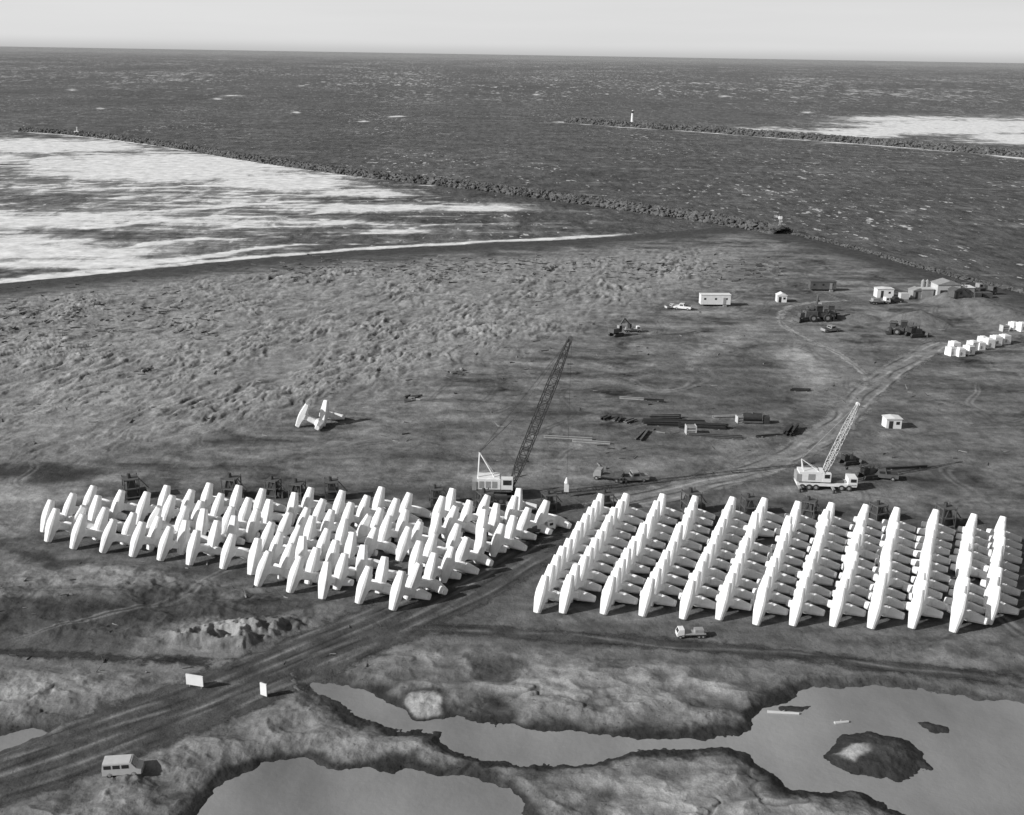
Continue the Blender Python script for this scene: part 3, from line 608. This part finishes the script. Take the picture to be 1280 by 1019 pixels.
for x,y,L,yw in [(979,892,3.4,-.12),(1052,904,1.6,.1)]:
    b=MB('floating_log'); b.cyl((-L/2,0,.05),(L/2,.1,.1),.2,M_cream,r1=.14,n=9); b.cyl((-L*.1,0,.1),(L*.05,.4,.2),.06,M_cream,r1=.03); p=P(x,y,PONDZ); b.put(xy=p,z=PONDZ-.02,yaw=yw)
# ------------------------------------------------------------------ driftwood
b=MB('driftwood')
LG=[]
def log(px,py,L,r): LG.append((px,py,L,r))
for _ in range(430): log(random.uniform(340,980),random.gauss(337,8)+random.uniform(-3,3),random.uniform(.8,3.2),random.uniform(.12,.26))
for _ in range(190): log(random.uniform(-20,280),random.gauss(395,17),random.uniform(.8,3.2),random.uniform(.12,.24))
for _ in range(150): log(random.uniform(-20,900),random.uniform(330,560),random.uniform(.8,2.2),random.uniform(.08,.2))
for _ in range(90): log(random.uniform(560,1280),random.uniform(400,600),random.uniform(.5,1.8),random.uniform(.08,.16))
for _ in range(50): log(random.uniform(0,500),random.uniform(700,850),random.uniform(.3,1.0),random.uniform(.06,.14))
for cx,cy in[(571,467),(515,500),(180,465),(690,338),(545,352)]:
    for _ in range(9): log(cx+random.gauss(0,5),cy+random.gauss(0,2),random.uniform(1,2.5),random.uniform(.2,.4))
pp=np.array([P(l[0],l[1]) for l in LG]); ZZ=terrain(pp[:,0],pp[:,1])[0]
for (a_,b_,L,r),(x,y),z in zip(LG,pp,ZZ):
    a=random.uniform(-.6,.6)+(math.pi/2 if random.random()<.3 else 0); d=Vector((math.cos(a),math.sin(a),random.uniform(-.05,.12)))*L/2; c=Vector((x,y,z+r*.6))
    m_=random.choice([M_wood,M_wood,M_mid,M_tim]); b.cyl(c-d,c+d,r,m_,r1=r*.5,n=6)
    if random.random()<.3: b.cyl(c-d,c-d+Vector((random.uniform(-1,1),random.uniform(-1,1),random.uniform(.3,.9))),r*.6,m_,r1=r*.15,n=5)
b.put(xy=(0,0),z=0)
# ------------------------------------------------------------------ rock jetties
ICO=[];t=(1+5**.5)/2
for a,c in((1,t),(-1,t),(1,-t),(-1,-t)): ICO+= [(a,c,0),(0,a,c),(c,0,a)]
ICO=np.array(ICO,float); ICO/=np.linalg.norm(ICO[0])
import bmesh
bm=bmesh.new(); [bm.verts.new(q) for q in ICO]; bmesh.ops.convex_hull(bm,input=bm.verts); bm.verts.index_update(); ICOF=np.array([[v.index for v in f.verts] for f in bm.faces]); ICO=np.array([v.co[:] for v in bm.verts]); bm.free()
def rocks(name,line,hw,top,n,smin,smax,extra=None):
    c=smoothline(line,4.0); d=np.gradient(c,axis=0); d/=np.linalg.norm(d,axis=1)[:,None]; nn=np.stack([-d[:,1],d[:,0]],1)
    V=[];Fc=[];o=0
    u=np.linspace(-1,1,13); prof=np.clip((1-np.abs(u))*1.7,0,1)
    X=c[:,0:1]+nn[:,0:1]*u*hw; Y=c[:,1:2]+nn[:,1:2]*u*hw; Z=SEAZ-1+prof*(top+1-SEAZ)*.85+0.5*perlin(X/3,Y/3,5)
    r_,c_=X.shape; i=np.arange(r_*c_).reshape(r_,c_); V.append(np.stack([X,Y,Z],-1).reshape(-1,3)); q=np.stack([i[:-1,:-1],i[:-1,1:],i[1:,1:],i[1:,:-1]],-1).reshape(-1,4)
    Fc.append(np.concatenate([q[:,[0,1,2]],q[:,[0,2,3]]])); o=r_*c_
    for k in range(n):
        a=rng.integers(0,len(c)-1); s=rng.uniform(-1,1); p=c[a]+(c[a+1]-c[a])*rng.random()+nn[a]*s*hw; z=SEAZ+min(1,(1-abs(s))*1.7)*(top-SEAZ)
        sz=rng.uniform(smin,smax); v_=ICO*(1+rng.uniform(-.28,.28,(12,1)))*np.array([rng.uniform(.7,1.4),rng.uniform(.6,1.1),rng.uniform(.5,.9)])*sz
        th=rng.uniform(0,6.3); cs,sn=math.cos(th),math.sin(th); v_=v_@np.array([[cs,-sn,0],[sn,cs,0],[0,0,1]]); V.append(v_+np.array([p[0],p[1],z])); Fc.append(ICOF+o); o+=12
    me=bpy.data.meshes.new(name); me.from_pydata(np.concatenate(V).tolist(),[],np.concatenate(Fc).tolist()); me.materials.append(M_rock)
    ob=bpy.data.objects.new(name,me); SC.collection.objects.link(ob); return ob
rocks('rock_jetty',J1,6.3,1.9,7000,.6,1.5); rocks('rock_jetty',J2,9,3.4,5000,.8,2.1)
rocks('rock_revetment',W_([(975,288),(1050,304),(1130,326),(1200,345),(1260,359),(1330,374)]),2.0,-.1,900,.3,.7)
b=MB('harbour_beacon'); b.box((0,0,.3),(2,2,.8),M_conc); b.beam((-.5,0,.5),(-.2,0,4.2),.14,M_cream); b.beam((.5,0,.5),(.2,0,4.2),.14,M_cream); b.beam((0,.5,.5),(0,.2,4.2),.14,M_cream); b.box((0,0,4.6),(1.3,1.3,1.2),M_white); b.cyl((0,0,5.2),(0,0,5.8),.2,M_glass); b.put(974,290,z=1.2)
b=MB('lighthouse'); b.cyl((0,0,0),(0,0,2.2),3.0,M_conc,r1=2.6,n=12); b.cyl((0,0,2.2),(0,0,11),1.5,M_white,r1=1.1,n=14); b.cyl((0,0,11),(0,0,11.3),1.8,M_dark,n=14); b.cyl((0,0,11.3),(0,0,12.8),.9,M_glass,n=10); b.cyl((0,0,12.8),(0,0,13.6),1.1,M_white,r1=.1,n=10); b.put(790,157,z=1.6)
b=MB('harbour_beacon'); b.box((0,0,.6),(4,4,1.6),M_conc); b.cyl((0,0,1.2),(0,0,4.0),.6,M_cream,r1=.4,n=10); b.box((0,0,4.3),(1.2,1.2,.8),M_cream); b.put(97,168,z=1.2)
print('objects',len(bpy.data.objects))
